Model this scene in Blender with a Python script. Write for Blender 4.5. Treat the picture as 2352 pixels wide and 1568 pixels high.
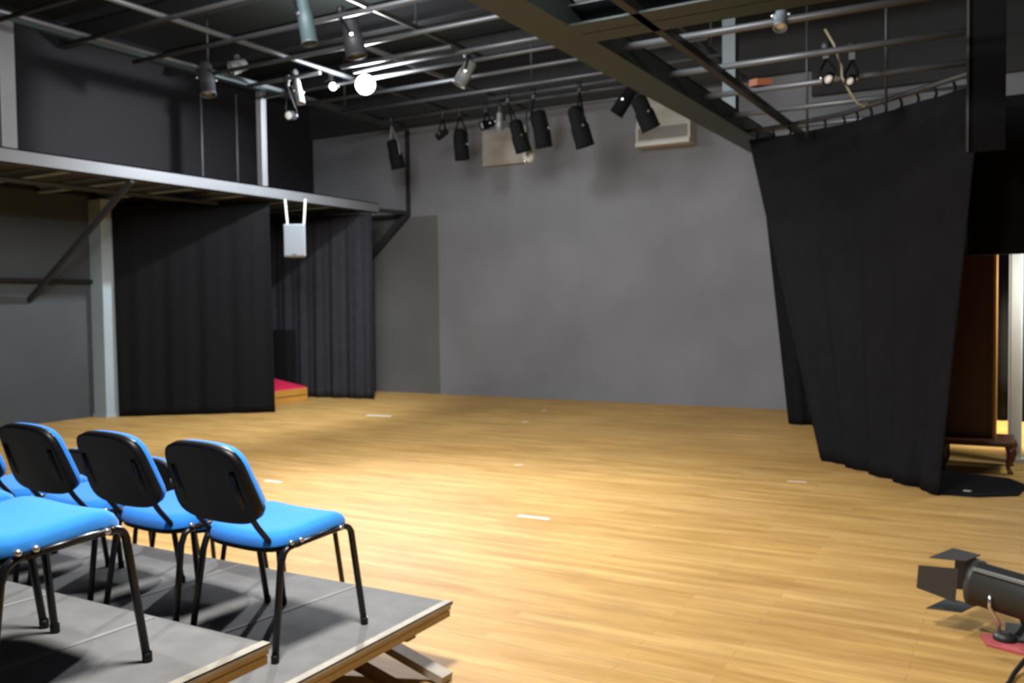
import bpy, math, random
from mathutils import Vector, Matrix
random.seed(7)
for o in list(bpy.data.objects): bpy.data.objects.remove(o)
S = bpy.context.scene
COL = S.collection

# ------------------------------------------------------------------ camera
cd = bpy.data.cameras.new('camera'); cam = bpy.data.objects.new('camera', cd); COL.objects.link(cam)
cd.sensor_width = 36.0; cd.lens = 2048.2/2352*36.0; cd.clip_start = 0.05; cd.clip_end = 100
cam.matrix_world = Matrix(((0.8677, -0.0196, 0.4967, 0.0), (0.4970, 0.0342, -0.8671, 0.0), (0.0, 0.9992, 0.0394, 1.55), (0, 0, 0, 1)))
CAMROWS = (((0.868, -0.008, 0.497), (0.497, 0.040, -0.867), (-0.013, 0.999, 0.039)))
r = [Vector(a) for a in CAMROWS]
cx = Vector((r[0][0], r[1][0], r[2][0])).normalized()
cz = Vector((r[0][2], r[1][2], r[2][2])); cz = (cz-cx*cz.dot(cx)).normalized(); cy = cz.cross(cx)
cam.matrix_world = Matrix(((cx[0], cy[0], cz[0], 0), (cx[1], cy[1], cz[1], 0), (cx[2], cy[2], cz[2], 1.55), (0, 0, 0, 1)))
cd.dof.use_dof = True; cd.dof.focus_distance = 0.85; cd.dof.aperture_fstop = 11.5   # the photo is focused too close
S.camera = cam

# ------------------------------------------------------------------ world, lights, exposure
w = bpy.data.worlds.new('world'); S.world = w; w.use_nodes = True
w.node_tree.nodes['Background'].inputs[0].default_value = (0.8, 0.9, 1.0, 1)
w.node_tree.nodes['Background'].inputs[1].default_value = 0.02
S.view_settings.view_transform = 'Standard'; S.view_settings.look = 'None'
S.view_settings.exposure = 0.0; S.view_settings.gamma = 1.0; S.view_settings.use_curve_mapping = False

def light(name, kind, loc, power, color, size=0.1, target=None, spot=None, blend=0.3):
    l = bpy.data.lights.new(name, kind); l.energy = power; l.color = color
    if kind == 'AREA': l.shape = 'DISK'; l.size = size
    else: l.shadow_soft_size = size
    if spot: l.spot_size = math.radians(spot); l.spot_blend = blend
    o = bpy.data.objects.new(name, l); COL.objects.link(o); o.location = loc
    if target is not None:
        o.rotation_euler = (Vector(target)-Vector(loc)).to_track_quat('-Z', 'Y').to_euler()
    return o
light('house_light', 'AREA', (-1.7, 1.9, 4.3), 300, (1.0, 0.96, 0.90), 0.7, target=(-2.3, 2.6, 0))
light('work_light', 'POINT', (-7.60, 9.42, 4.54), 200, (0.88, 0.94, 1.0), 0.2)
light('work_light_side', 'SPOT', (-7.64, 9.42, 4.52), 800, (0.86, 0.93, 1.0), 0.06, target=(-11.6, 9.3, 1.4), spot=118, blend=0.5)
light('work_light_beam', 'SPOT', (-7.56, 9.38, 4.53), 2300, (0.97, 0.98, 1.0), 0.06, target=(-2.2, 2.6, 0.3), spot=75, blend=1.0)
light('wall_fill_light', 'AREA', (-4.4, 4.3, 5.0), 800, (0.96, 0.97, 1.0), 3.0, target=(-6.2, 13.2, 0.5))  # added soft fill for the back wall, no fixture behind it
light('backstage_light', 'POINT', (0.55, 9.4, 1.75), 60, (0.95, 1.0, 0.95), 0.12)
light('backstage_rear_light', 'SPOT', (0.25, 12.2, 3.0), 1500, (1.0, 0.88, 0.62), 0.12, target=(0.05, 12.2, 0), spot=70, blend=0.6)

# ------------------------------------------------------------------ materials
def new_mat(name):
    m = bpy.data.materials.new(name); m.use_nodes = True
    return m, m.node_tree.nodes, m.node_tree.links, m.node_tree.nodes['Principled BSDF']
def mat(name, c, rough=0.6, metal=0.0, var=0.12, scale=6.0, spec=0.5, stretch=(1, 1, 1), emit=None, sheen=0.0, bump=0.0):
    m, N, L, b = new_mat(name)
    tc = N.new('ShaderNodeTexCoord'); mp = N.new('ShaderNodeMapping'); mp.inputs['Scale'].default_value = stretch
    no = N.new('ShaderNodeTexNoise'); no.inputs['Scale'].default_value = scale; no.inputs['Detail'].default_value = 4
    cr = N.new('ShaderNodeMix'); cr.data_type = 'RGBA'
    cr.inputs[6].default_value = tuple(x*(1-var) for x in c)+(1,); cr.inputs[7].default_value = tuple(min(1, x*(1+var)) for x in c)+(1,)
    L.new(tc.outputs['Object'], mp.inputs[0]); L.new(mp.outputs[0], no.inputs['Vector'])
    L.new(no.outputs[0], cr.inputs[0]); L.new(cr.outputs[2], b.inputs['Base Color'])
    b.inputs['Roughness'].default_value = rough; b.inputs['Metallic'].default_value = metal
    b.inputs['Specular IOR Level'].default_value = spec
    if sheen: b.inputs['Sheen Weight'].default_value = sheen
    if bump:
        bp = N.new('ShaderNodeBump'); bp.inputs['Strength'].default_value = bump; bp.inputs['Distance'].default_value = 0.01
        L.new(no.outputs[0], bp.inputs['Height']); L.new(bp.outputs[0], b.inputs['Normal'])
    if emit:
        b.inputs['Emission Color'].default_value = emit[0]+(1,); b.inputs['Emission Strength'].default_value = emit[1]
    return m
def floor_mat():
    m, N, L, b = new_mat('wood_floor')
    tc = N.new('ShaderNodeTexCoord')
    br = N.new('ShaderNodeTexBrick'); br.inputs['Scale'].default_value = 1.0
    br.inputs['Brick Width'].default_value = 1.1; br.inputs['Row Height'].default_value = 0.075
    br.inputs['Mortar Size'].default_value = 0.0018; br.inputs['Mortar Smooth'].default_value = 0.3; br.inputs['Bias'].default_value = 0.0
    br.inputs['Color1'].default_value = (0.51, 0.305, 0.09, 1); br.inputs['Color2'].default_value = (0.60, 0.385, 0.135, 1)
    br.inputs['Mortar'].default_value = (0.40, 0.235, 0.075, 1)
    br.offset = 0.37
    L.new(tc.outputs['Object'], br.inputs['Vector'])
    mp = N.new('ShaderNodeMapping'); mp.inputs['Scale'].default_value = (0.55, 5.0, 1)
    n1 = N.new('ShaderNodeTexNoise'); n1.inputs['Scale'].default_value = 2.2; n1.inputs['Detail'].default_value = 6; n1.inputs['Roughness'].default_value = 0.65
    L.new(tc.outputs['Object'], mp.inputs[0]); L.new(mp.outputs[0], n1.inputs['Vector'])
    r1 = N.new('ShaderNodeValToRGB'); r1.color_ramp.elements[0].position = 0.3; r1.color_ramp.elements[1].position = 0.72
    r1.color_ramp.elements[0].color = (0.66, 0.60, 0.54, 1); r1.color_ramp.elements[1].color = (1.12, 1.12, 1.14, 1)
    L.new(n1.outputs[0], r1.inputs[0])
    mx = N.new('ShaderNodeMix'); mx.data_type = 'RGBA'; mx.blend_type = 'MULTIPLY'; mx.inputs[0].default_value = 1
    L.new(br.outputs['Color'], mx.inputs[6]); L.new(r1.outputs[0], mx.inputs[7])
    n2 = N.new('ShaderNodeTexNoise'); n2.inputs['Scale'].default_value = 0.5; n2.inputs['Detail'].default_value = 5
    L.new(tc.outputs['Object'], n2.inputs['Vector'])
    r2 = N.new('ShaderNodeValToRGB'); r2.color_ramp.elements[0].position = 0.35; r2.color_ramp.elements[1].position = 0.65
    r2.color_ramp.elements[0].color = (0.86, 0.84, 0.82, 1); r2.color_ramp.elements[1].color = (1.05, 1.05, 1.05, 1)
    L.new(n2.outputs[0], r2.inputs[0])
    m2 = N.new('ShaderNodeMix'); m2.data_type = 'RGBA'; m2.blend_type = 'MULTIPLY'; m2.inputs[0].default_value = 1
    L.new(mx.outputs[2], m2.inputs[6]); L.new(r2.outputs[0], m2.inputs[7]); L.new(m2.outputs[2], b.inputs['Base Color'])
    b.inputs['Roughness'].default_value = 0.62; b.inputs['Specular IOR Level'].default_value = 0.22
    return m
def two_tone_mat(name, base, alt, zone, rough=0.75):
    # wall colour in two tones; zone = list of (axis, op, value) that all hold where the alt tone is
    m, N, L, b = new_mat(name)
    tc = N.new('ShaderNodeTexCoord'); sp = N.new('ShaderNodeSeparateXYZ'); L.new(tc.outputs['Object'], sp.inputs[0])
    last = None
    for ax, op, v in zone:
        mt = N.new('ShaderNodeMath'); mt.operation = op; mt.inputs[1].default_value = v; L.new(sp.outputs[ax], mt.inputs[0])
        if last is None: last = mt.outputs[0]
        else:
            mm = N.new('ShaderNodeMath'); mm.operation = 'MULTIPLY'; L.new(last, mm.inputs[0]); L.new(mt.outputs[0], mm.inputs[1]); last = mm.outputs[0]
    mix = N.new('ShaderNodeMix'); mix.data_type = 'RGBA'; mix.inputs[6].default_value = base+(1,); mix.inputs[7].default_value = alt+(1,)
    L.new(last, mix.inputs[0])
    n = N.new('ShaderNodeTexNoise'); n.inputs['Scale'].default_value = 0.9; n.inputs['Detail'].default_value = 6; L.new(tc.outputs['Object'], n.inputs['Vector'])
    rp = N.new('ShaderNodeValToRGB'); rp.color_ramp.elements[0].color = (0.88, 0.88, 0.88, 1); rp.color_ramp.elements[1].color = (1.1, 1.1, 1.1, 1)
    rp.color_ramp.elements[0].position = 0.3; rp.color_ramp.elements[1].position = 0.7
    L.new(n.outputs[0], rp.inputs[0])
    mu = N.new('ShaderNodeMix'); mu.data_type = 'RGBA'; mu.blend_type = 'MULTIPLY'; mu.inputs[0].default_value = 1
    L.new(mix.outputs[2], mu.inputs[6]); L.new(rp.outputs[0], mu.inputs[7]); L.new(mu.outputs[2], b.inputs['Base Color'])
    b.inputs['Roughness'].default_value = rough; b.inputs['Specular IOR Level'].default_value = 0.3
    return m
M = {}
M['floor'] = floor_mat()
M['back'] = two_tone_mat('back_wall_tones', (0.178, 0.181, 0.192), (0.110, 0.107, 0.104), [(0, 'LESS_THAN', -9.06), (2, 'LESS_THAN', 3.2)])  # darker tone on the lower left strip of the wall
M['left'] = two_tone_mat('left_wall_paint', (0.055, 0.062, 0.066), (0.016, 0.014, 0.017), [(2, 'GREATER_THAN', 3.25)])
M['side'] = mat('side_wall_paint', (0.06, 0.06, 0.062), 0.8)
M['ceil'] = mat('ceiling_paint', (0.016, 0.021, 0.0185), 0.9, var=0.25, scale=1.5)
M['dark'] = mat('dark_pelmet', (0.02, 0.02, 0.02), 0.8)
M['steel'] = mat('grey_painted_steel', (0.175, 0.178, 0.185), 0.5, 0.2, scale=3)
M['pipe'] = mat('dull_galvanised_pipe', (0.09, 0.095, 0.10), 0.42, 0.4, scale=5)
M['gsteel'] = mat('green_grey_steel', (0.034, 0.052, 0.055), 0.5, 0.1, scale=3)
M['bsteel'] = mat('dark_steel', (0.035, 0.035, 0.037), 0.5, 0.3)
M['deck'] = mat('catwalk_deck', (0.07, 0.068, 0.066), 0.8, var=0.3, scale=4)
M['cloth'] = mat('black_drape_cloth', (0.009, 0.009, 0.010), 0.95, spec=0.05, scale=20, var=0.2)
M['cloth2'] = mat('faded_black_drape_cloth', (0.011, 0.011, 0.0125), 0.95, spec=0.05, scale=8, var=0.25)
M['can'] = mat('black_lamp_housing', (0.006, 0.006, 0.0065), 0.8, 0.0, spec=0.1)
M['canlight'] = mat('pale_lamp_housing', (0.20, 0.20, 0.195), 0.45, 0.2)
M['lens'] = mat('lamp_glass', (0.75, 0.78, 0.8), 0.12, 0.6)
M['lit'] = mat('lit_bulb', (1, 1, 1), 0.4, emit=((1.0, 1.0, 1.0), 60.0))
M['litwarm'] = mat('small_lit_bulb', (1, 1, 1), 0.4, emit=((1.0, 0.95, 0.85), 2.5))
M['chrome'] = mat('bright_bolt', (0.7, 0.7, 0.7), 0.2, 0.9)
M['ac'] = mat('cream_casing', (0.36, 0.335, 0.285), 0.5)
M['ac2'] = mat('pale_cream_casing', (0.52, 0.50, 0.42), 0.5)
M['acdark'] = mat('dusty_vent', (0.20, 0.185, 0.155), 0.6)
M['lensw'] = mat('pale_lens', (0.85, 0.85, 0.8), 0.3)
M['white'] = mat('off_white_casing', (0.55, 0.54, 0.5), 0.4)
M['column'] = mat('pale_blue_grey_paint', (0.31, 0.37, 0.40), 0.6, scale=1.5)
M['wcolumn'] = mat('white_paint', (0.62, 0.66, 0.66), 0.5)
M['cloth3'] = mat('lit_black_cloth', (0.028, 0.028, 0.034), 0.95, spec=0.05, scale=8, var=0.25)  # light on the rear left curtain painted in as paler cloth
M['speaker'] = mat('light_grey_speaker', (0.24, 0.26, 0.285), 0.55)
M['grille'] = mat('speaker_grille', (0.20, 0.22, 0.24), 0.5, 0.3, var=0.3, scale=160)
M['blue'] = mat('bright_blue_fabric', (0.035, 0.28, 0.86), 0.85, spec=0.2, sheen=0.15, var=0.10, scale=60, bump=0.05)
M['plastic'] = mat('black_plastic', (0.006, 0.006, 0.0065), 0.42, spec=0.3)
M['tube'] = mat('black_enamel_tube', (0.008, 0.008, 0.009), 0.32, 0.0, spec=0.4)
M['carpet'] = mat('grey_carpet', (0.19, 0.19, 0.193), 0.95, spec=0.1, var=0.28, scale=9, bump=0.3)
M['carpetb'] = mat('carpet_seam', (0.27, 0.27, 0.27), 0.95, spec=0.1)
M['ply'] = mat('worn_plywood_edge', (0.48, 0.37, 0.25), 0.7, var=0.4, scale=10, stretch=(1, 1, 12))
M['plyd'] = mat('worn_trim', (0.36, 0.33, 0.28), 0.7, var=0.45, scale=14)
M['timber'] = mat('rough_timber', (0.19, 0.12, 0.07), 0.75, var=0.35, scale=6, stretch=(8, 8, 1))
M['orange'] = mat('orange_wood', (0.55, 0.27, 0.05), 0.45, var=0.25, scale=4, stretch=(1, 1, 6))
M['brown'] = mat('dark_red_brown_wood', (0.085, 0.026, 0.010), 0.35, var=0.3, scale=4, stretch=(6, 6, 1))
M['edge'] = mat('lit_wood_edge', (0.62, 0.28, 0.06), 0.4, var=0.2)  # lit edge put into the colour, brighter than the cabinet's brown wood
M['red'] = mat('crimson_fabric', (0.62, 0.02, 0.07), 0.9, spec=0.2)
M['redboard'] = mat('faded_red_board', (0.5, 0.10, 0.11), 0.7, var=0.25)
M['floorlamp'] = mat('charcoal_lamp_housing', (0.045, 0.047, 0.046), 0.5, 0.1)
M['rail'] = mat('blue_grey_metal_rail', (0.26, 0.31, 0.35), 0.35, 0.4)
M['tape'] = mat('white_tape', (0.78, 0.74, 0.66), 0.7)
M['cable'] = mat('black_rubber', (0.012, 0.012, 0.012), 0.5)
M['yellowcable'] = mat('dusty_yellow_cable', (0.22, 0.19, 0.11), 0.6)
M['rust'] = mat('orange_plastic', (0.16, 0.045, 0.015), 0.6)

# ------------------------------------------------------------------ mesh helpers
class MB:
    def __init__(s): s.v = []; s.f = []; s.sm = []
    def add(s, vs, fs, smooth=False, mtx=None):
        n = len(s.v)
        for p in vs: s.v.append(tuple(mtx @ Vector(p)) if mtx else tuple(p))
        for f in fs: s.f.append([i+n for i in f]); s.sm.append(smooth)
        return s
    def box(s, lo, hi, mtx=None):
        x0, y0, z0 = lo; x1, y1, z1 = hi
        vs = [(x0,y0,z0),(x1,y0,z0),(x1,y1,z0),(x0,y1,z0),(x0,y0,z1),(x1,y0,z1),(x1,y1,z1),(x0,y1,z1)]
        return s.add(vs, [(0,3,2,1),(4,5,6,7),(0,1,5,4),(1,2,6,5),(2,3,7,6),(3,0,4,7)], False, mtx)
    def beam(s, a, b, wd, ht, up=(0, 0, 1)):
        a = Vector(a); b = Vector(b); d = (b-a).normalized(); up = Vector(up)
        if abs(d.dot(up)) > 0.98: up = Vector((0, 1, 0))
        x = d.cross(up).normalized(); z = x.cross(d)
        m = Matrix((x, d, z)).transposed().to_4x4(); m.translation = a
        return s.box((-wd/2, 0, -ht/2), (wd/2, (b-a).length, ht/2), m)
    def channel(s, a, b, wd, ht, t=0.012):
        # C-section / I-section steel between two points
        s.beam(a, b, t, ht); a = Vector(a); b = Vector(b)
        for q in (-1, 1): s.beam(a+Vector((0,0,q*(ht/2-t/2))), b+Vector((0,0,q*(ht/2-t/2))), wd, t)
        return s
    def tube(s, pts, rad, n=10, flat=1.0, cap=True):
        pts = [Vector(p) for p in pts]; rs = rad if isinstance(rad, (list, tuple)) else [rad]*len(pts)
        base = len(s.v); prev = None
        for i, p in enumerate(pts):
            d = (pts[min(i+1, len(pts)-1)]-pts[max(i-1, 0)]).normalized()
            if prev is None:
                ref = Vector((1, 0, 0)) if abs(d.x) < 0.9 else Vector((0, 1, 0))
                prev = (ref-d*ref.dot(d)).normalized()
            else: prev = (prev-d*prev.dot(d)).normalized()
            q = d.cross(prev)
            for k in range(n):
                a = 2*math.pi*k/n
                s.v.append(tuple(p+prev*math.cos(a)*rs[i]*flat+q*math.sin(a)*rs[i]))
        for i in range(len(pts)-1):
            for k in range(n):
                a = base+i*n+k; b = base+i*n+(k+1) % n
                s.f.append([a, b, b+n, a+n]); s.sm.append(True)
        if cap:
            s.f.append([base+k for k in range(n)][::-1]); s.sm.append(False)
            e = base+(len(pts)-1)*n; s.f.append([e+k for k in range(n)]); s.sm.append(False)
        return s
    def lathe(s, prof, mtx=None, n=24, cap=True):
        # prof: list of (radius, z)
        base = len(s.v)
        for rr, z in prof:
            for k in range(n):
                a = 2*math.pi*k/n; p = Vector((rr*math.cos(a), rr*math.sin(a), z))
                s.v.append(tuple(mtx @ p) if mtx else tuple(p))
        for i in range(len(prof)-1):
            for k in range(n):
                a = base+i*n+k; b = base+i*n+(k+1) % n
                s.f.append([a, b, b+n, a+n]); s.sm.append(True)
        if cap:
            s.f.append([base+k for k in range(n)][::-1]); s.sm.append(False)
            e = base+(len(prof)-1)*n; s.f.append([e+k for k in range(n)]); s.sm.append(False)
        return s
    def prism(s, outline, lo, hi, axis=2, mtx=None):
        n = len(outline)
        def P(u, v, t): return {2: (u, v, t), 1: (u, t, v), 0: (t, u, v)}[axis]
        vs = [P(u, v, lo) for u, v in outline]+[P(u, v, hi) for u, v in outline]
        fs = [list(range(n))[::-1], list(range(n, 2*n))]+[[i, (i+1) % n, (i+1) % n+n, i+n] for i in range(n)]
        return s.add(vs, fs, False, mtx)
    def build(s, name, m, parent=None, bevel=0.0, subsurf=0, loc=None):
        me = bpy.data.meshes.new(name); me.from_pydata(s.v, [], s.f); me.update()
        for p, q in zip(me.polygons, s.sm): p.use_smooth = q
        import bmesh
        bm = bmesh.new(); bm.from_mesh(me); bmesh.ops.recalc_face_normals(bm, faces=bm.faces[:]); bm.to_mesh(me); bm.free()
        o = bpy.data.objects.new(name, me); COL.objects.link(o); me.materials.append(m)
        if parent: o.parent = parent
        if loc: o.location = loc
        if bevel:
            b = o.modifiers.new('bevel', 'BEVEL'); b.width = bevel; b.segments = 2; b.limit_method = 'ANGLE'; b.angle_limit = math.radians(40)
        if subsurf:
            b = o.modifiers.new('smooth', 'SUBSURF'); b.levels = subsurf; b.render_levels = subsurf
        return o
def thing(name, label, cat, loc=(0, 0, 0), rz=0, group=None):
    o = bpy.data.objects.new(name, None); COL.objects.link(o); o.location = loc; o.rotation_euler = (0, 0, rz)
    o.empty_display_size = 0.1
    return tag(o, label, cat, group)
def tag(o, label, cat, group=None):
    o['label'] = label; o['category'] = cat
    if group: o['group'] = group
    return o
def struct(o, label=None, cat=None):
    o['kind'] = 'structure'
    if label: o['label'] = label
    if cat: o['category'] = cat
    return o
def aim(d, origin=(0, 0, 0)):
    d = Vector(d).normalized(); q = d.to_track_quat('Z', 'Y'); m = q.to_matrix().to_4x4(); m.translation = Vector(origin); return m
def copy_thing(root):
    c = root.copy(); COL.objects.link(c)
    for ch in root.children:
        k = ch.copy(); COL.objects.link(k); k.parent = c
        for g in ch.children:
            h = g.copy(); COL.objects.link(h); h.parent = k
    return c
def arc(p0, p1, p2, n=6):
    # quadratic corner
    p0, p1, p2 = Vector(p0), Vector(p1), Vector(p2)
    return [(1-t)**2*p0+2*t*(1-t)*p1+t*t*p2 for t in [i/n for i in range(n+1)]]

# ------------------------------------------------------------------ room shell
XL, XR, YB, YF, ZC = -11.95, 3.0, 13.2, -3.0, 5.7
struct(MB().box((XL-0.2, YF-0.2, -0.1), (XR+0.2, YB+0.2, 0)).build('floor', M['floor']), 'worn honey-coloured plank floor of the stage', 'floor')
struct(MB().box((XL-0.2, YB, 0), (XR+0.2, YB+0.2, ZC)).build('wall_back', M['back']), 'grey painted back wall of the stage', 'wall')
struct(MB().box((XL-0.2, YF, 0), (XL, YB, ZC)).build('wall_left', M['left']), 'dark left wall, grey below the catwalk and black above', 'wall')
struct(MB().box((XR, YF, 0), (XR+0.2, YB, ZC)).build('wall_right', M['side']), 'dark grey wall on the right', 'wall')
struct(MB().box((XL-0.2, YF-0.2, 0), (XR+0.2, YF, ZC)).build('wall_front', M['side']), 'dark grey wall behind the audience', 'wall')
struct(MB().box((XL-0.2, YF-0.2, ZC), (XR+0.2, YB+0.2, ZC+0.1)).build('ceiling', M['ceil']), 'dark ceiling above the lighting grid', 'ceiling')
struct(MB().box((XL, YB-0.10, 4.82), (XR, YB, ZC)).build('trim_1', M['dark']), 'black pelmet along the top of the back wall', 'trim')

struct(MB().box((-2.6, YB-0.12, 4.45), (XR, YB-0.02, 4.9)).build('trim_2', M['dark']), 'black border strip high on the right part of the back wall', 'trim')
# ------------------------------------------------------------------ left catwalk
t = thing('catwalk', 'grey steel catwalk with tall posts running along the left wall', 'catwalk', (-9.75, 0, 0))
def P(mb, name, m, parent=None, **k):
    parent = parent or t
    o = mb.build(name, m, None, **k); o.parent = parent; o.matrix_parent_inverse = Matrix.Translation(parent.location).inverted(); return o
P(MB().box((-9.80, -2.9, 3.20), (-9.785, 12.35, 3.37)).box((-9.80, -2.9, 3.355), (-9.70, 12.35, 3.37)).box((-9.80, -2.9, 3.20), (-9.70, 12.35, 3.215)).box((-9.715, -2.9, 3.20), (-9.70, 12.35, 3.37)), 'edge_beam', M['steel'])
P(MB().box((-11.94, -2.9, 3.33), (-9.81, 12.35, 3.355)), 'deck', M['deck'])
y = 1.1
while y < 12.4:
    P(MB().channel((-11.94, y, 3.27), (-9.81, y, 3.27), 0.10, 0.10), 'joist', M['column']); y += 0.93  # paler paint imitates glints of floor-bounced light on the joists
P(MB().tube([(-10.9, -2.5, 3.19), (-10.9, 12.3, 3.19)], 0.025), 'pipe', M['pipe'])
P(MB().tube([(-10.3, -2.5, 3.12), (-10.3, 9.3, 3.12)], 0.025), 'pipe', M['pipe'])
for yy, wd in ((5.86, 0.17), (9.68, 0.10)):
    P(MB().box((-9.81, yy-wd/2, 3.37), (-9.70, yy+wd/2, 4.76)), 'post', M['steel'], bevel=0.006)
P(MB().box((-9.80, -2.9, 4.76), (-9.70, 13.19, 4.83)), 'top_rail', M['gsteel'])
P(MB().box((-9.70, 13.13, 3.22), (-9.64, 13.19, 4.76)), 'end_post', M['bsteel'])
P(MB().beam((-9.75, 12.35, 3.25), (-9.68, 13.16, 3.27), 0.05, 0.07), 'end_rail', M['bsteel'])
P(MB().beam((-9.70, 7.4, 3.19), (-11.94, 7.4, 1.72), 0.05, 0.07), 'brace', M['bsteel'])
P(MB().beam((-9.68, 13.12, 3.24), (-11.3, 13.12, 1.85), 0.09, 0.11), 'brace', M['bsteel'])
P(MB().beam((-9.70, 13.12, 3.23), (-11.94, 13.12, 3.23), 0.07, 0.06), 'bracket_arm', M['bsteel'])

# conduits and rail on the left wall
for yy, z0, lab in ((10.48, 3.4, 'thin conduit on the black upper left wall, nearer the middle post'), (11.25, 3.4, 'thin conduit on the black upper left wall, further from the audience')):
    tag(MB().tube([(XL+0.02, yy, 3.4), (XL+0.02, yy, 5.3)], 0.018).build('conduit', M['steel']), lab, 'pipe', 'conduits on the left wall')
t = thing('wall_rail', 'dark horizontal pipe rail fixed to the grey left wall under the catwalk', 'rail', (XL+0.06, 6.5, 2.0))
P(MB().tube([(XL+0.07, 4.2, 2.0), (XL+0.07, 8.33, 2.0)], 0.028), 'pipe', M['bsteel'], t)
for yy in (5.0, 6.6, 8.1): P(MB().box((XL, yy-0.02, 1.98), (XL+0.07, yy+0.02, 2.02)), 'bracket', M['bsteel'], t)

# pale column by the left wall
t = thing('column', 'pale blue-grey column against the left wall beside the black curtain', 'column', (-11.8, 8.56, 0))
P(MB().box((-11.95, 8.35, 0), (-11.66, 8.74, 3.2)), 'shaft', M['column'], t, bevel=0.01)
P(MB().box((-11.95, 8.33, 0), (-11.64, 8.76, 0.05)), 'base_plate', M['column'], t)

# ------------------------------------------------------------------ right catwalk (open joists)
t = thing('catwalk', 'open dark catwalk frame with cross pipes above the right curtain', 'catwalk', (-2.76, 5, 0))
P(MB().box((-2.92, -2.0, 3.40), (-2.62, 13.19, 3.42)).box((-2.92, -2.0, 3.42), (-2.90, 13.19, 3.58)).box((-2.64, -2.0, 3.42), (-2.62, 13.19, 3.58)).box((-2.92, -2, 3.57), (-2.62, 13.19, 3.585)), 'edge_beam', M['gsteel'])
for yy in (1.6, 2.55, 3.5, 4.45, 6.37, 7.33, 8.28, 9.24, 10.2, 11.16):
    P(MB().tube([(-2.62, yy, 3.5), (-0.24, yy, 3.5)], 0.027), 'joist', M['pipe'])
P(MB().channel((-2.62, 5.60, 3.47), (2.9, 5.60, 3.47), 0.42, 0.14), 'cross_beam', M['gsteel'])
P(MB().tube([(-2.6, 5.30, 3.62), (1.2, 5.30, 3.62)], 0.022), 'handrail', M['pipe'])
P(MB().box((-2.19, -1.5, 3.40), (-2.13, 13.1, 3.46)), 'runner', M['bsteel'])
P(MB().box((-2.76, 5.30, 3.58), (-2.62, 5.46, 5.7)), 'post', M['steel'])
P(MB().box((-2.84, 9.6, 3.58), (-2.70, 9.74, 5.7)), 'post', M['gsteel'])
for xx, yy in ((-1.88, 9.24), (-1.03, 8.28)):
    P(MB().tube([(xx, yy, 3.2), (xx, yy, 4.6)], 0.012), 'hanger_rod', M['bsteel'])

# ------------------------------------------------------------------ lighting grid
t = thing('lighting_grid', 'ceiling grid of crossed steel pipes carrying the stage lamps', 'lighting grid', (-6.5, 8, 4.65))
for yy, x0, x1 in ((3.6, -9.6, -3.2), (4.6, -9.6, -3.2), (5.6, -9.6, -3.2), (6.5, -9.6, -3.2), (7.4, -9.6, -3.2), (8.3, -9.6, -3.2), (8.95, -7.6, -5.9), (9.2, -7.6, -4.2), (9.6, -9.6, -3.4), (10.25, -9.4, -3.2), (11.02, -9.4, -3.2), (9.0, -9.3, -8.0), (11.45, -6.9, -3.2), (11.85, -9.3, -3.2), (12.5, -9.3, -3.2)):
    P(MB().tube([(x0, yy, 4.64), (x1, yy, 4.64)], 0.028), 'pipe', M['pipe'], t)
for xx, y0, y1 in ((-9.3, 3, 12.6), (-8.0, 4, 12.6), (-6.9, 8.2, 12.6), (-5.95, 2.5, 9.8), (-4.6, 3, 12.6), (-3.4, 3, 12.6)):
    P(MB().tube([(xx, y0, 4.70), (xx, y1, 4.70)], 0.030), 'long_pipe', M['pipe'], t)
for xx in (-9.3, -5.95, -4.6, -3.4):
    for yy in (4.6, 8.3, 11.02):
        P(MB().tube([(xx, yy, 4.70), (xx, yy, 5.7)], 0.015), 'hanger_rod', M['bsteel'], t)
for k, yy in enumerate((2.6, 4.4, 6.2, 8.0, 9.8, 11.6)):
    o = tag(MB().channel((XL, yy, 5.45), (XR, yy, 5.45), 0.14, 0.28).build('roof_beam', M['bsteel']),
            'dark roof joist crossing under the ceiling above the lighting grid', 'beam', 'roof joists above the grid')

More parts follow.
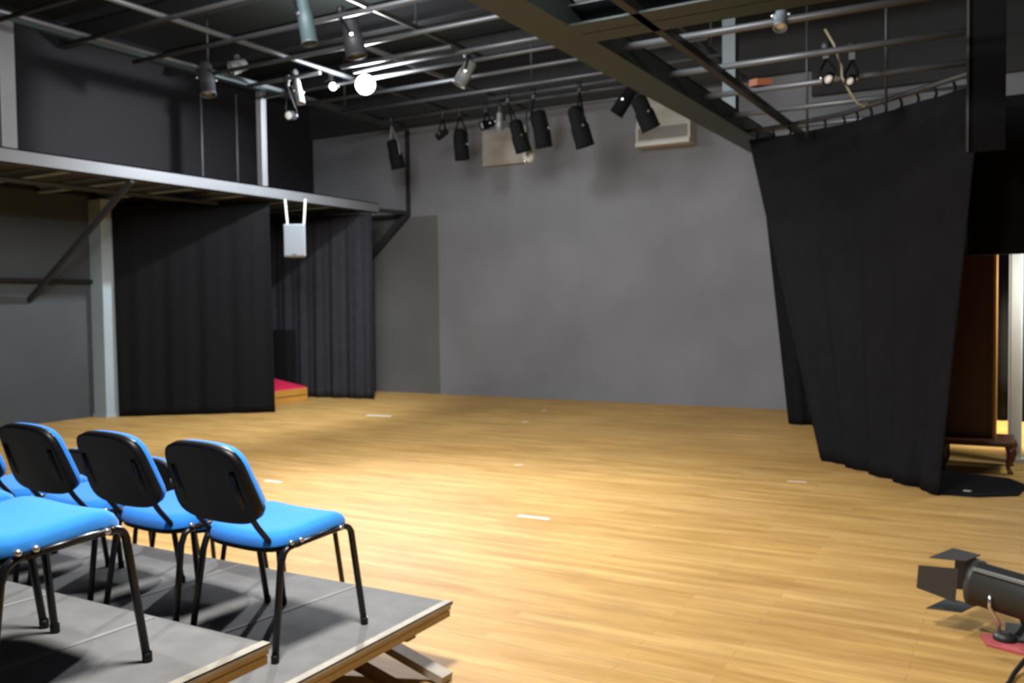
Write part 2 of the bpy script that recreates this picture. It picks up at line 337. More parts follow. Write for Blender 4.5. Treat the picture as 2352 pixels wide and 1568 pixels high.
# ------------------------------------------------------------------ stage lamps
def stage_lamp(label, clamp, body, d, rad=0.11, length=0.42, m='can', lens='lens', doors=False, group='stage lamps on the grid', ym='can', lensr=0.82):
    clamp = Vector(clamp); body = Vector(body); d = Vector(d).normalized()
    t = thing('stage_lamp', label, 'stage lamp', tuple(clamp), 0, group)
    T = aim(d, body-d*length*0.5)
    L = length
    hs = P(MB().lathe([(rad*0.35, -0.02), (rad*0.72, 0.0), (rad*0.86, L*0.10), (rad*0.86, L*0.42), (rad*0.98, L*0.46), (rad, L*0.6), (rad, L*0.96), (rad*1.06, L*0.965), (rad*1.06, L), (rad*0.9, L), (rad*0.88, L*0.90)], T, 20), 'housing', M[m], t)
    P(MB().lathe([(rad*0.30, L*0.925), (rad*lensr, L*0.92), (rad*lensr, L*0.905)], T, 20), 'lens', M[lens], hs)
    # yoke: two arms beside the housing up to the clamp
    side = d.cross(Vector((0, 0, 1)))
    side = side.normalized() if side.length > 0.05 else Vector((1, 0, 0))
    top = clamp-Vector((0, 0, 0.10))
    a = body+side*rad*1.2; b = body-side*rad*1.2
    up = (top-body).normalized()
    ha = a+up*rad*1.5; hb = b+up*rad*1.5
    mb = MB(); mb.beam(a, ha, 0.03, 0.008); mb.beam(b, hb, 0.03, 0.008); mb.beam(ha, top, 0.03, 0.008); mb.beam(hb, top, 0.03, 0.008)
    yk = P(mb, 'yoke', M[ym], t)
    P(MB().beam(top, clamp+Vector((0, 0, 0.03)), 0.05, 0.035).tube([clamp+Vector((-0.03, 0, 0)), clamp+Vector((0.03, 0, 0))], 0.045), 'clamp', M['bsteel'], t)
    for q in (a, b): P(MB().tube([q-side*0.012, q+side*0.012], 0.016), 'knob', M['chrome'], yk)
    if doors:
        for k in range(4):
            R = T @ Matrix.Rotation(k*math.pi/2, 4, 'Z')
            P(MB().add([(rad, -rad*0.9, L), (rad, rad*0.9, L), (rad*1.7, rad*1.2, L+rad*1.3), (rad*1.7, -rad*1.2, L+rad*1.3), (rad+.004, -rad*0.9, L-.004), (rad+.004, rad*0.9, L-.004), (rad*1.7+.004, rad*1.2, L+rad*1.3-.004), (rad*1.7+.004, -rad*1.2, L+rad*1.3-.004)],
                       [(0,1,2,3), (7,6,5,4), (0,4,5,1), (1,5,6,2), (2,6,7,3), (3,7,4,0)], False, R), 'barn_door', M['can'], t)
    return t
FY = 11.85
stage_lamp('leftmost black stage lamp on the rear pipe, with a pale mounting plate', (-9.02, FY, 4.64), (-8.95, FY, 4.06), (0.1, 0.25, -1), 0.115, 0.46, ym='canlight')
stage_lamp('small stubby stage lamp left of the upright black lamp on the rear pipe', (-8.0, FY, 4.64), (-8.02, FY, 4.30), (-0.9, 0.1, -0.35), 0.06, 0.20)
stage_lamp('black stage lamp hanging straight down against bare grey wall', (-7.68, FY, 4.64), (-7.67, FY, 4.09), (0.02, 0.12, -1), 0.115, 0.46)
stage_lamp('small lamp with a bright lens above the left cream vent', (-7.2, FY, 4.64), (-7.18, FY, 4.36), (-0.5, -0.75, -0.3), 0.07, 0.22)
stage_lamp('small pale lamp body above the left cream vent', (-6.95, FY, 4.64), (-6.96, FY, 4.38), (-0.15, 0.2, -1), 0.06, 0.26, m='canlight')
stage_lamp('black stage lamp tilted in front of the left cream vent', (-6.58, 11.45, 4.64), (-6.48, 11.6, 4.06), (0.22, 0.2, -1), 0.12, 0.46)
stage_lamp('black stage lamp just right of the left cream vent', (-6.15, 11.45, 4.64), (-6.11, 11.6, 4.12), (0.06, 0.2, -1), 0.125, 0.52)
stage_lamp('big black stage lamp tilted to the right, in the middle of the row', (-5.42, 11.45, 4.64), (-5.35, 11.3, 4.02), (0.22, 0.2, -1), 0.13, 0.55, doors=False)
stage_lamp('slim black stage lamp tilted down to the left beside the right cream air conditioner', (-4.58, 11.45, 4.64), (-4.68, 11.3, 4.30), (-0.7, -0.1, -1), 0.095, 0.42)
stage_lamp('black stage lamp tilted across the left half of the right cream air conditioner', (-4.42, 11.02, 4.64), (-4.28, 11.0, 4.03), (0.35, 0.3, -1), 0.125, 0.44)
stage_lamp('dark stage lamp with a shiny tube, left of the middle catwalk post', (-9.35, 8.2, 4.70), (-9.22, 8.2, 4.55), (0.22, -0.1, -1), 0.10, 0.44, m='bsteel')
stage_lamp('round grey stage lamp by the top of the middle catwalk post', (-9.1, 8.6, 4.90), (-9.06, 8.6, 4.78), (-0.3, -0.6, -0.3), 0.09, 0.22, m='canlight')
stage_lamp('tan slanting stage lamp in front of the upper left wall', (-8.45, 9.0, 4.70), (-8.38, 9.0, 4.44), (0.30, -0.1, -1), 0.055, 0.34, m='canlight')
stage_lamp('small lamp with a bright oval lens hanging below the tan lamp', (-8.58, 9.0, 4.64), (-8.52, 9.0, 4.14), (0.25, -1, -0.12), 0.065, 0.16, lens='lensw')
stage_lamp('small round lit lamp to the left of the glaring work lamp', (-8.34, 9.6, 4.80), (-8.30, 9.6, 4.62), (0.65, -0.75, -0.2), 0.06, 0.12, lens='litwarm', lensr=0.9)
stage_lamp('whitish stage lamp above the second pipe, right of the work lamp', (-6.10, 9.6, 4.72), (-6.13, 9.6, 4.50), (-0.5, -0.3, -1), 0.09, 0.34, m='canlight')
stage_lamp('dark stage lamp high above the glaring work lamp', (-6.27, 7.4, 4.70), (-6.20, 7.5, 4.42), (0.15, 0.1, -1), 0.11, 0.40, m='bsteel')
stage_lamp('long pale tubular stage lamp at the top of the picture', (-6.05, 6.5, 4.66), (-5.95, 6.5, 4.34), (0.20, 0, -1), 0.075, 0.56, m='gsteel')
stage_lamp('upright lamp with a bright strip, hung from the right catwalk', (-1.52, 6.37, 3.78), (-1.47, 6.37, 3.54), (0.08, -0.6, -1), 0.045, 0.24, m='rail', lens='lensw')
stage_lamp('left one of the two lamps with bright lenses on the right catwalk', (-1.47, 8.0, 3.72), (-1.46, 8.05, 3.47), (0.12, -0.9, -0.35), 0.048, 0.2, m='can', lens='lensw')
stage_lamp('right one of the two lamps with bright lenses on the right catwalk', (-1.26, 8.0, 3.68), (-1.28, 8.05, 3.43), (0.05, -0.9, -0.35), 0.042, 0.18, m='can', lens='lensw')
# the work lamp that is switched on
t = thing('work_lamp', 'glaring white work lamp switched on under the grid', 'lamp', (-7.68, 9.6, 4.64), 0)
Td = aim((0.62, -0.78, -0.18), (-7.70, 9.56, 4.56))
P(MB().lathe([(0.03, -0.10), (0.06, -0.09), (0.10, -0.03), (0.14, 0.0), (0.14, 0.012), (0.13, 0.012), (0.09, -0.02)], Td, 24), 'reflector', M['bsteel'], t)
P(MB().lathe([(0.02, -0.01), (0.06, -0.008), (0.125, 0.004), (0.125, 0.010), (0.08, 0.026), (0.02, 0.032)], Td, 24), 'bulb', M['lit'], t)
P(MB().beam((-7.72, 9.6, 4.56), (-7.72, 9.6, 4.70), 0.03, 0.012), 'bracket', M['bsteel'], t)
# small things on the grid
tag(MB().tube([(-1.53, 8.28, 3.95), (-1.45, 8.25, 3.80), (-1.42, 8.2, 3.72), (-1.36, 8.1, 3.56), (-1.34, 8.0, 3.45), (-1.28, 8.0, 3.32), (-1.22, 8.0, 3.22), (-1.17, 8.0, 3.18), (-1.12, 8.02, 3.22)], 0.011).build('cable', M['yellowcable']), 'dusty yellow cable dangling beside the two lamps on the right', 'cable')
tag(MB().prism([(-0.10, -0.04), (-0.02, -0.07), (0.10, 0.0), (0.08, 0.05), (-0.04, 0.03)], -0.03, 0.03).build('warning_beacon', M['rust'], loc=(-2.09, 8.28, 3.56)), 'small orange object lying on a pipe of the right catwalk', 'object')
t = thing('round_fixture', 'round off-white fixture with shiny knobs below the left tilted lamp', 'fixture', (-6.49, FY, 3.95))
P(MB().lathe([(0.02, -0.11), (0.075, -0.09), (0.095, 0.0), (0.075, 0.09), (0.02, 0.11)], Matrix.Translation((-6.49, FY+0.05, 3.82)), 20), 'body', M['white'], t)
P(MB().tube([(-6.49, FY+.02, 3.92), (-6.50, FY, 4.64)], 0.012), 'stem', M['bsteel'], t)
for dx, dz in ((0.03, -0.02), (-0.01, -0.10)):
    P(MB().lathe([(0.005, 0), (0.028, 0.008), (0.022, 0.02), (0.004, 0.028)], aim((0, -1, 0), (-6.49+dx, FY-0.04, 3.82+dz)), 14), 'knob', M['chrome'], t)

# ------------------------------------------------------------------ cream vents on the back wall
t = thing('air_vent', 'square cream vent box high on the back wall behind the black lamps', 'vent', (-7.62, YB, 4.25))
P(MB().box((-8.05, YB-0.10, 3.95), (-7.18, YB, 4.56)), 'casing', M['ac'], t, bevel=0.015)
P(MB().box((-8.0, YB-0.115, 3.99), (-7.23, YB-0.10, 4.52)), 'cover', M['ac'], t, bevel=0.008)
t = thing('air_conditioner', 'cream air conditioner box high on the back wall by the catwalk beam', 'air conditioner', (-4.75, YB, 4.3))
P(MB().prism([(YB-.004, 3.97), (YB-0.26, 3.97), (YB-0.26, 4.25), (YB-0.12, 4.78), (YB-.004, 4.78)], -5.18, -4.32, 0), 'casing', M['ac2'], t)
P(MB().box((-5.14, YB-0.275, 4.06), (-4.36, YB-0.26, 4.24)), 'grille', M['acdark'], t)
P(MB().box((-5.18, YB-0.30, 3.965), (-4.32, YB-0.26, 4.03)), 'lip', M['white'], t, bevel=0.008)

# ------------------------------------------------------------------ hanging speaker
t = thing('loudspeaker', 'light grey loudspeaker hanging under the end of the left catwalk', 'loudspeaker', (-9.47, 10.05, 3.2), math.radians(32))
def Q(mb, name, m, parent=None, **k):
    return mb.build(name, m, parent or t, **k)
Q(MB().prism([(-0.165, -0.13), (0.165, -0.13), (0.11, 0.13), (-0.11, 0.13)], -0.87, -0.38), 'cabinet', M['speaker'], bevel=0.02)
Q(MB().box((-0.15, -0.142, -0.85), (0.15, -0.13, -0.40)), 'grille', M['grille'], bevel=0.006)
for s in (-1, 1): Q(MB().beam((s*0.12, 0.0, -0.40), (s*0.15, 0.0, 0.0), 0.03, 0.02), 'bracket_arm', M['white'])
Q(MB().box((-0.03, -0.148, -0.835), (0.03, -0.142, -0.815)), 'badge', M['chrome'])

# ------------------------------------------------------------------ drapes
def interp(path, tt):
    d = [0]
    for a, b in zip(path, path[1:]): d.append(d[-1]+(Vector(b)-Vector(a)).length)
    s = tt*d[-1]
    for i in range(len(path)-1):
        if s <= d[i+1] or i == len(path)-2:
            k = (s-d[i])/max(1e-6, d[i+1]-d[i]); return Vector(path[i]).lerp(Vector(path[i+1]), k)
def drape(name, label, top, bot, folds, amp, m, ncol=150, nrow=26, ties=0, seed=1, ease=1.0, hem=0.02):
    rnd = random.Random(seed); ph = [rnd.uniform(0, 6.28) for _ in range(4)]
    vs = []; fs = []
    for j in range(nrow+1):
        b = j/nrow
        for i in range(ncol+1):
            a = i/ncol
            p = interp(top, a).lerp(interp(bot, a), b**ease)
            tg = interp(bot, min(1, a+0.01))-interp(bot, max(0, a-0.01)); nrm = Vector((-tg.y, tg.x, 0)).normalized()
            wv = math.sin(a*folds*6.283+ph[0]+0.9*math.sin(a*5+ph[1])+0.5*b)+0.45*math.sin(a*folds*2.3*6.283+ph[2]+1.2*b)
            p = p+nrm*amp*wv*(0.35+0.65*b)
            if j == nrow: p.z = max(p.z, 0.004)
            vs.append(p)
    for j in range(nrow):
        for i in range(ncol):
            q = j*(ncol+1)+i; fs.append((q, q+1, q+ncol+2, q+ncol+1))
    t = thing(name, label, 'curtain', tuple(interp(bot, 0.5)))
    o = P(MB().add(vs, fs, True), 'cloth', m, t)
    sd = o.modifiers.new('thickness', 'SOLIDIFY'); sd.thickness = 0.008
    if ties:
        for k in range(ties):
            p = interp(top, (k+0.5)/ties)
            P(MB().tube([p+Vector((0, 0, -0.02)), p+Vector((0.015, 0, 0.03)), p+Vector((0, 0, 0.075))], 0.012, 6), 'tie', m, t)
    return t
drape('stage_curtain', 'black curtain hanging under the left catwalk beside the pale column', [(-11.62, 8.50, 3.17), (-9.84, 9.88, 3.17)], [(-11.58, 8.50, 0.005), (-9.80, 9.87, 0.005)], 4, 0.016, M['cloth'], seed=3)
drape('stage_curtain', 'black curtain under the left catwalk behind the wooden box', [(-11.85, 11.75, 3.17), (-9.60, 12.02, 3.17)], [(-11.85, 11.75, 0.005), (-9.60, 12.02, 0.005)], 6, 0.03, M['cloth3'], seed=5)
drape('stage_curtain', 'narrow black curtain behind the big right curtain, reaching the back', [(-2.95, 11.6, 3.39), (-1.6, 11.6, 3.39), (-0.5, 11.6, 3.39)], [(-2.60, 11.62, 0.005), (-1.4, 11.6, 0.005), (-0.5, 11.6, 0.005)], 7, 0.03, M['cloth'], seed=8)
t_big = drape('stage_curtain', 'big black curtain gathered at the foot on the right side', [(-2.62, 9.85, 3.34), (-2.12, 9.56, 3.30), (-1.52, 9.20, 3.28), (-0.94, 8.50, 3.24), (-0.27, 7.72, 3.20)],
      [(-1.74, 9.15, 0.005), (-1.35, 8.72, 0.005), (-0.95, 8.25, 0.005), (-0.56, 7.80, 0.005)], 4.3, 0.028, M['cloth2'], ties=14, seed=11)
tag(MB().tube([(-2.62, 9.85, 3.43), (-2.12, 9.56, 3.40), (-1.52, 9.20, 3.38), (-0.94, 8.50, 3.34), (-0.24, 7.68, 3.30)], 0.024).build('curtain_track', M['bsteel']), 'dark curved pipe the big right curtain is tied to', 'pipe')

# ------------------------------------------------------------------ doorway on the right: black lintel, white column, cabinet
t = thing('masking_flat', 'black masking panel over the doorway at the right edge', 'panel', (-0.1, 8.7, 1.94))
P(MB().box((-0.42, 8.66, 1.94), (0.62, 8.72, 3.27)), 'lintel_panel', M['cloth'], t)
t = thing('hanging_drape', 'tall narrow black masking leg hanging near the right edge above the doorway', 'panel', (-0.23, 7.15, 2.6))
P(MB().box((-0.345, 7.12, 2.6), (-0.115, 7.17, 5.65)), 'panel', M['cloth'], t)
P(MB().box((-0.358, 7.10, 2.6), (-0.343, 7.12, 5.65)), 'edge_strip', M['bsteel'], t)
t = thing('column', 'white column at the right edge beyond the black curtain', 'column', (-0.05, 9.7, 0))
P(MB().box((-0.105, 9.66, 0), (-0.0, 9.80, 3.2)), 'shaft', M['wcolumn'], t, bevel=0.012)
P(MB().box((-0.12, 9.64, 0), (0.02, 9.82, 0.05)), 'base_plate', M['wcolumn'], t)
t = thing('wooden_cabinet', 'tall reddish brown wooden cabinet on curved legs behind the right curtain', 'cabinet', (-0.42, 9.2, 0))
P(MB().box((-0.62, 9.22, 0.29), (-0.235, 9.55, 2.05)), 'body', M['brown'], t)
P(MB().box((-0.60, 9.205, 0.33), (-0.27, 9.22, 1.98)), 'door', M['brown'], t, bevel=0.006)
P(MB().box((-0.235, 9.20, 0.29), (-0.205, 9.55, 2.05)), 'edge_board', M['edge'], t, bevel=0.006)
P(MB().box((-0.66, 9.02, 0.24), (-0.06, 9.58, 0.29)), 'apron', M['brown'], t, bevel=0.01)
for xx, yy, s in ((-0.10, 9.06, 1), (-0.62, 9.06, -1), (-0.10, 9.52, 1), (-0.62, 9.52, -1)):
    P(MB().tube([(xx, yy, 0.25), (xx+s*0.025, yy-0.015, 0.20), (xx+s*0.015, yy-0.01, 0.13), (xx-s*0.005, yy, 0.06), (xx+s*0.01, yy-0.01, 0.02), (xx+s*0.015, yy-0.015, 0.0)], [0.035, 0.045, 0.036, 0.018, 0.02, 0.026], 10), 'leg', M['brown'], t)
tag(MB().prism([(-0.56, 7.84), (-0.30, 7.86), (-0.02, 8.05), (0.05, 8.5), (-0.1, 8.8), (-0.62, 8.95), (-0.72, 8.3)], 0.001, 0.012).build('floor_mat', M['cloth2']), 'thin black mat on the floor at the foot of the right curtain', 'mat')
tag(MB().prism([(-0.03, -0.012), (0.02, -0.02), (0.035, 0.01), (-0.02, 0.018)], 0.0, 0.006).build('paper_scrap', M['tape'], loc=(-0.38, 8.03, 0.0125)), 'tiny white scrap on the black mat by the right curtain', 'scrap')
t = thing('door_post', 'narrow bright door post glimpsed beside the white column', 'post', (-0.12, 10.3, 0))
P(MB().box((-0.125, 10.28, 0), (-0.02, 10.36, 2.5)), 'shaft', M['wcolumn'], t, bevel=0.006)
drape('stage_curtain', 'added black cloth darkening the back wall seen through the gap beside the wooden cabinet', [(-0.9, 13.08, 3.4), (1.2, 13.08, 3.4)], [(-0.9, 13.08, 0.005), (1.2, 13.08, 0.005)], 8, 0.03, M['cloth'], ncol=80, nrow=6, seed=21)  # black cloth added so the back wall reads dark in the gap
# ------------------------------------------------------------------ wooden box with red cushion, black cabinet
t = thing('wooden_box', 'orange wooden box with a crimson top standing by the left curtains', 'box', (-10.95, 11.0, 0))
P(MB().box((-11.25, 10.62, 0.0), (-10.56, 11.40, 0.225)), 'body', M['orange'], t, bevel=0.008)
P(MB().box((-10.565, 10.66, 0.105), (-10.555, 11.36, 0.115)), 'board_gap', M['brown'], t)
P(MB().add([(-11.26, 10.60, 0.22), (-10.55, 10.60, 0.22), (-10.55, 11.42, 0.22), (-11.26, 11.42, 0.22), (-11.26, 10.66, 0.37), (-10.62, 10.66, 0.255), (-10.60, 11.36, 0.25), (-11.26, 11.36, 0.36)],
           [(0, 3, 2, 1), (4, 5, 6, 7), (0, 1, 5, 4), (1, 2, 6, 5), (2, 3, 7, 6), (3, 0, 4, 7)]), 'cushion', M['red'], t, bevel=0.02)
t = thing('black_cabinet', 'black upright box behind the wooden box with the crimson top', 'cabinet', (-11.25, 11.6, 0))
P(MB().box((-11.6, 11.44, 0), (-11.03, 11.64, 1.2)), 'body', M['cloth'], t, bevel=0.01)
P(MB().box((-11.55, 11.43, 0.06), (-11.08, 11.44, 1.14)), 'front_panel', M['cloth'], t)

# ------------------------------------------------------------------ seating risers
def riser(label, x0, x1, y0, y1, zt, zprev, corner_worn):
    t = thing('seating_riser', label, 'riser', (x1, y0, 0), 0, 'carpeted seating risers')
    P(MB().box((x0, y0, zt-0.012), (x1, y1, zt)), 'carpet', M['carpet'], t, bevel=0.004)
    P(MB().box((x0, y0+0.005, zt-0.030), (x1-0.004, y1-0.004, zt-0.012)), 'plywood_top', M['ply'], t)
    P(MB().box((x0, y0+0.02, zt-0.036), (x1-0.02, y1-0.02, zt-0.030)), 'plywood_gap', M['timber'], t)
    P(MB().box((x0, y0+0.008, zt-0.062), (x1-0.008, y1-0.006, zt-0.036)), 'plywood_base', M['ply'], t)
    # worn metal-like trim along the right-hand end
    P(MB().box((x1-0.035, y0+0.01, zt), (x1+0.003, y1, zt+0.004)).box((x1, y0+0.01, zt-0.012), (x1+0.003, y1, zt+0.004)), 'edge_trim', M['plyd'], t)
    for xx in (x1-0.75, x1-2.0, x1-3.2):
        for yy in (y0+0.10, y1-0.16):
            P(MB().box((xx-0.05, yy-0.05, 0.0), (xx+0.05, yy+0.05, zt-0.062)), 'leg', M['timber'], t)
    for yy in (y0+0.10, y1-0.16):
        P(MB().box((x0, yy-0.03, zt-0.13), (x1-0.10, yy+0.03, zt-0.062)), 'bearer', M['timber'], t)
    return t
r1 = riser('lower front grey carpeted riser carrying the row of three black-backed chairs', -6.2, -2.113, 1.99, 3.141, 0.29, 0, True)
P(MB().beam((-2.05, 3.00, 0.02), (-2.80, 3.05, 0.20), 0.07, 0.035), 'strut', M['plyd'], r1)
P(MB().beam((-2.12, 2.82, 0.018), (-2.75, 2.84, 0.17), 0.05, 0.03), 'strut', M['timber'], r1)
r2 = riser('higher grey carpeted riser in the bottom left corner', -6.2, -2.014, 0.99, 1.985, 0.517, 0.29, True)
for (a, b), zt in ((((-2.75, 2.05), (-2.62, 3.12)), 0.29), (((-3.4, 2.05), (-3.35, 3.12)), 0.29)):
    P(MB().beam((a[0], a[1], zt+0.0015), (b[0], b[1], zt+0.0015), 0.02, 0.003), 'carpet_seam', M['carpetb'], r1)
for a, b in (((-2.58, 1.02), (-2.54, 1.97)), ((-3.15, 1.02), (-3.1, 1.97))):
    P(MB().beam((a[0], a[1], 0.5185), (b[0], b[1], 0.5185), 0.02, 0.003), 'carpet_seam', M['carpetb'], r2)

# ------------------------------------------------------------------ chairs
def superR(th, a, b, n):
    c, s = math.cos(th), math.sin(th)
    return 1.0/((abs(c)/a)**n+(abs(s)/b)**n)**(1.0/n)
def pad(a, b, n, surf, ring=((0.0, 1), (0.35, 1), (0.65, 1), (0.85, 0.97), (0.95, 0.8), (1.0, 0.45), (1.0, 0.0)), thick=0.04, nth=56, both=0.0, skew=None):
    # pillow shaped slab: surf(u, v) -> (point, normal); outline is a superellipse
    vs = []; fs = []
    rows = [(s, h*thick) for s, h in ring]
    rows += [(s, -both) for s in ((1.0, 0.93, 0.5, 0.0) if both else (0.97, 0.5, 0.0))]
    for s, h in rows:
        for k in range(nth):
            th = 2*math.pi*k/nth; rr = superR(th, a, b, n)*max(s, 0.001)
            u, v = rr*math.cos(th), rr*math.sin(th)
            if skew: u, v = skew(u, v)
            p, nn = surf(u, v); vs.append(p+nn*h)
    for j in range(len(rows)-1):
        for k in range(nth):
            fs.append((j*nth+k, j*nth+(k+1) % nth, (j+1)*nth+(k+1) % nth, (j+1)*nth+k))
    return MB().add(vs, fs, True)
LEAN = math.radians(19)
def back_surf(off):
    def f(u, v):
        y = -0.332-math.sin(LEAN)*v+off-0.9*u*u*0.35*-1
        return Vector((u, y, 0.685+math.cos(LEAN)*v)), Vector((0, math.cos(LEAN), math.sin(LEAN)))
    return f
def seat_surf(zoff):
    def f(u, v):
        z = 0.436+zoff+0.010*(abs(u)/0.24)**2+0.02*v/0.2+0.008*max(0, -v/0.2)**2-0.05*max(0, (v-0.10)/0.12)**2
        return Vector((u, v+0.005, z)), Vector((0, 0, 1))
    return f
def make_chair(label, group):
    t = thing('stacking_chair', label, 'chair', (0, 0, 0), 0, group)
    seat = pad(0.235, 0.215, 5, seat_surf(-0.006), thick=0.055, both=0.004, skew=lambda u, v: (u*(1.0+0.12*v), v)).build('seat', M['blue'], t)
    pad(0.225, 0.205, 5, seat_surf(-0.022), thick=0.016, both=0.008, skew=lambda u, v: (u*(1.0+0.12*v), v)).build('seat_pan', M['plastic'], seat)
    sk = lambda u, v: (u*(1.0-0.10*(v/0.15)), v-0.015*math.cos(u/0.24*1.57)*(1 if v < 0 else -1.0))
    pad(0.229, 0.147, 5.5, back_surf(0.0), ring=((0.0, 1), (0.5, 1), (0.75, 0.95), (0.88, 0.84), (0.96, 0.66), (1.0, 0.4), (1.0, 0.0)), thick=0.058, both=0.0, skew=sk).build('backrest_cushion', M['blue'], t)
    pad(0.230, 0.151, 5.5, back_surf(-0.001), ring=((0.0, 0), (0.5, 0), (0.9, 0), (0.985, 0.0), (0.99, 1.0), (1.0, 1.0), (1.0, 0.0)), thick=0.014, both=0.018, skew=sk).build('backrest_shell', M['plastic'], t)
    for s in (-1, 1):
        x = s*0.25; xi = s*0.232
        rear = [(x, -0.24, 0.0), (xi, -0.185, 0.36)]+arc((xi, -0.175, 0.385), (xi, -0.168, 0.418), (xi, -0.12, 0.420), 5)
        lg1 = MB().tube([Vector(p) for p in rear], 0.0125, 10, 1.25).build('leg', M['tube'], t)
        front = [(x, 0.25, 0.0), (xi, 0.205, 0.37)]+arc((xi, 0.200, 0.400), (xi, 0.192, 0.438), (xi, 0.14, 0.437), 5)
        lg2 = MB().tube([Vector(p) for p in front], 0.0125, 10, 1.25).build('leg', M['tube'], t)
        rail = MB().tube([(xi, -0.13, 0.420), (xi, 0.15, 0.437)], 0.0125, 10, 1.25).build('side_rail', M['tube'], t)
        for lg, p in ((lg1, (x, -0.24)), (lg2, (x, 0.25))):
            MB().tube([(p[0], p[1], 0.0), (p[0], p[1]*0.995, 0.03)], 0.016, 10).build('foot_cap', M['plastic'], lg)
        xu = s*0.175
        MB().tube([(xu, -0.03, 0.410), (xu, -0.12, 0.410), (xu, -0.175, 0.425), (xu, -0.245, 0.51), (xu, -0.318, 0.62), (xu, -0.358, 0.74)], 0.011, 10, 1.3).build('back_upright', M['tube'], t)
        for yy in (-0.14, -0.09, 0.13):
            MB().lathe([(0.006, 0), (0.013, 0.004), (0.010, 0.011), (0.003, 0.014)], aim((s*0.75, -0.1, 0.9), (xi+s*0.009, yy, 0.434)), 12).build('bolt', M['chrome'], rail)
        MB().beam((s*0.10, -0.10, 0.412), (s*0.24, -0.10, 0.416), 0.03, 0.012).beam((s*0.10, 0.12, 0.425), (s*0.24, 0.12, 0.437), 0.03, 0.012).build('bracket', M['tube'], t)
    return t
G1 = 'blue stacking chairs on the front riser'
proto = make_chair('blue chair at the right-hand end of the front riser row', G1)
def place(label, group, x, y, z, rz, first=False):
    c = proto if first else copy_thing(proto)
    c.location = (x, y, z+0.001); c.scale = (0.94, 0.94, 0.94); c.rotation_euler = (0, 0, math.radians(rz)); c['label'] = label; c['group'] = group
    return c
place('blue chair at the right-hand end of the front riser row', G1, -2.526, 2.535, 0.29, -4, True)
place('blue chair next to the right-hand end chair of the front riser row', G1, -3.075, 2.554, 0.29, -4)
place('blue chair third from the right-hand end of the front riser row', G1, -3.625, 2.563, 0.29, -3)
place('blue chair cut by the left picture edge, fourth in the front riser row', G1, -4.174, 2.573, 0.29, -3)
G2 = 'blue stacking chairs on the rear riser'
place('nearest blue chair on the higher riser, seat seen from above at bottom left', G2, -2.479, 1.484, 0.517, -2)
place('blue chair on the higher riser left of the nearest one, only legs showing', G2, -3.014, 1.502, 0.517, 0)
G0 = 'blue stacking chairs on the stage floor'
place('blue chair on the stage floor, mostly hidden behind the right-hand end chair', G0, -3.37, 3.4, 0.0, -5)
place('blue chair on the stage floor hidden behind the second chair from the right-hand end', G0, -3.92, 3.4, 0.0, -4)
place('blue chair on the stage floor hidden behind the third chair from the right-hand end', G0, -4.47, 3.4, 0.0, -4)

# ------------------------------------------------------------------ floor spotlight
t = thing('floor_spotlight', 'charcoal spotlight with barn doors on the floor at bottom right', 'spotlight', (-0.07, 4.56, 0.0))
ax = Vector((-0.93, 0.36, 0.08)).normalized()
c0 = Vector((-0.19, 4.64, 0.236))
Tf = aim(ax, c0)
P(MB().lathe([(0.05, -0.46), (0.085, -0.45), (0.10, -0.42), (0.10, -0.03), (0.108, -0.025), (0.108, 0.0), (0.092, 0.0), (0.09, -0.03)], Tf, 28), 'housing', M['floorlamp'], t)
P(MB().lathe([(0.02, -0.028), (0.088, -0.03), (0.088, -0.034)], Tf, 24), 'lens', M['lens'], t)
sd = ax.cross(Vector((0, 0, 1))).normalized(); upv = sd.cross(ax)
if sd.y > 0: sd = -sd
rl = c0+sd*0.070+upv*0.086
P(MB().beam(rl-ax*0.02, rl-ax*0.44, 0.014, 0.014), 'rail', M['rail'], t)
def door(cn, out, w0, w1, ln, fold):
    # hinged trapezoid leaf: cn = hinge centre, out = outward direction, leaf leans forward along ax
    tn = ax.cross(out).normalized(); dr = (ax*math.cos(fold)+out*math.sin(fold)).normalized(); nn = dr.cross(tn)*0.004
    a = [cn-tn*w0, cn+tn*w0, cn+dr*ln+tn*w1, cn+dr*ln-tn*w1]
    P(MB().add(a+[p+nn for p in a], [(0,1,2,3), (7,6,5,4), (0,4,5,1), (1,5,6,2), (2,6,7,3), (3,7,4,0)]), 'barn_door', M['floorlamp'], t)
door(c0+upv*0.115+ax*0.01, upv, 0.075, 0.12, 0.15, -0.12)
door(c0-upv*0.135+ax*0.01, -upv, 0.075, 0.11, 0.15, 0.15)
door(c0+sd*0.115+ax*0.025, sd, 0.08, 0.055, 0.17, 0.25)
door(c0-sd*0.115+ax*0.01, -sd, 0.075, 0.10, 0.13, 0.0)
base = Vector((-0.075, 4.55, 0.0))
P(MB().tube([c0-ax*0.12+sd*0.11, c0-ax*0.12+sd*0.115+Vector((0,0,-0.05)), Vector((-0.085, 4.54, 0.10)), Vector((-0.08, 4.55, 0.03))], 0.008), 'yoke', M['chrome'], t)
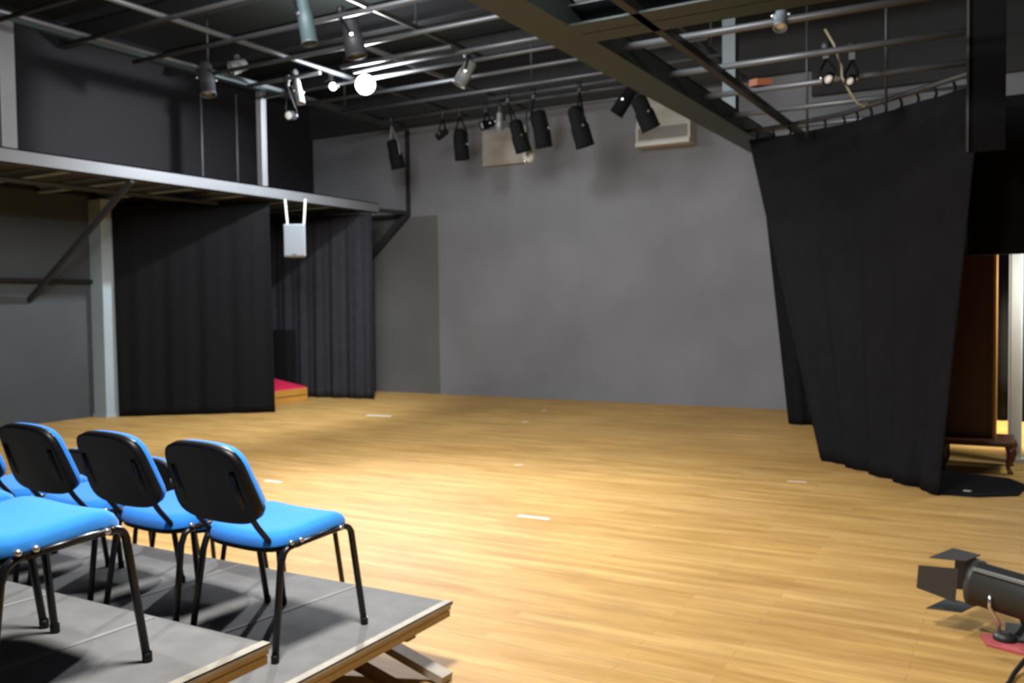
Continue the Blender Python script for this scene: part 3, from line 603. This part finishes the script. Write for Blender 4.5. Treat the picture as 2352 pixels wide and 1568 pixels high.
P(MB().beam(c0-ax*0.12-sd*0.11, Vector((0.02, 4.75, 0.02)), 0.03, 0.008), 'yoke', M['floorlamp'], t)
P(MB().lathe([(0.045, 0.013), (0.05, 0.02), (0.045, 0.035), (0.02, 0.05)], Matrix.Translation((-0.06, 4.56, 0)), 16), 'foot', M['bsteel'], t)
P(MB().box((-0.06, 4.55, 0.013), (0.14, 4.78, 0.025)), 'foot_plate', M['bsteel'], t)
tag(MB().prism([(-0.16, 4.60), (-0.13, 4.47), (0.22, 4.36), (0.26, 4.70)], 0.0, 0.012).build('red_board', M['redboard']), 'faded red board on the floor under the spotlight', 'board')
tag(MB().tube([(-0.06, 3.95, 0.011), (-0.035, 4.06, 0.011), (-0.02, 4.14, 0.02), (0.02, 4.24, 0.05), (0.08, 4.32, 0.05), (0.15, 4.36, 0.03)], 0.010).build('cable', M['cable']), 'black cable looping on the floor in front of the spotlight', 'cable')

# ------------------------------------------------------------------ marks on the floor
def tape(label, x, y, ln, wd, rz):
    c, s = math.cos(rz), math.sin(rz)
    pts = [(-ln/2, -wd/2), (ln/2, -wd*0.4), (ln*0.48, wd/2), (-ln*0.5, wd*0.45)]
    o = MB().prism([(c*u-s*v, s*u+c*v) for u, v in pts], 0.0006, 0.002).build('tape_mark', M['tape'], loc=(x, y, 0))
    tag(o, label, 'tape mark', 'white tape marks on the stage floor')
tape('long white tape mark near the middle of the stage floor', -3.11, 5.71, 0.26, 0.045, 0.02)
tape('white tape mark just right of the right-hand end chair back', -5.87, 5.86, 0.20, 0.05, 0.0)
tape('small pale mark on the floor above the long tape mark', -4.28, 7.56, 0.08, 0.03, 0.5)
tape('tiny white mark on the floor near the back wall', -6.18, 11.72, 0.07, 0.05, 0.2)
tape('tiny pale mark on the far floor between back wall and middle stage', -5.81, 10.46, 0.08, 0.06, 0.4)
tape('pale strip on the far floor in front of the left rear curtain', -8.07, 10.18, 0.42, 0.10, 0.1)
tape('faint pale mark on the floor near the big right curtain', -1.69, 7.89, 0.16, 0.03, 0.1)
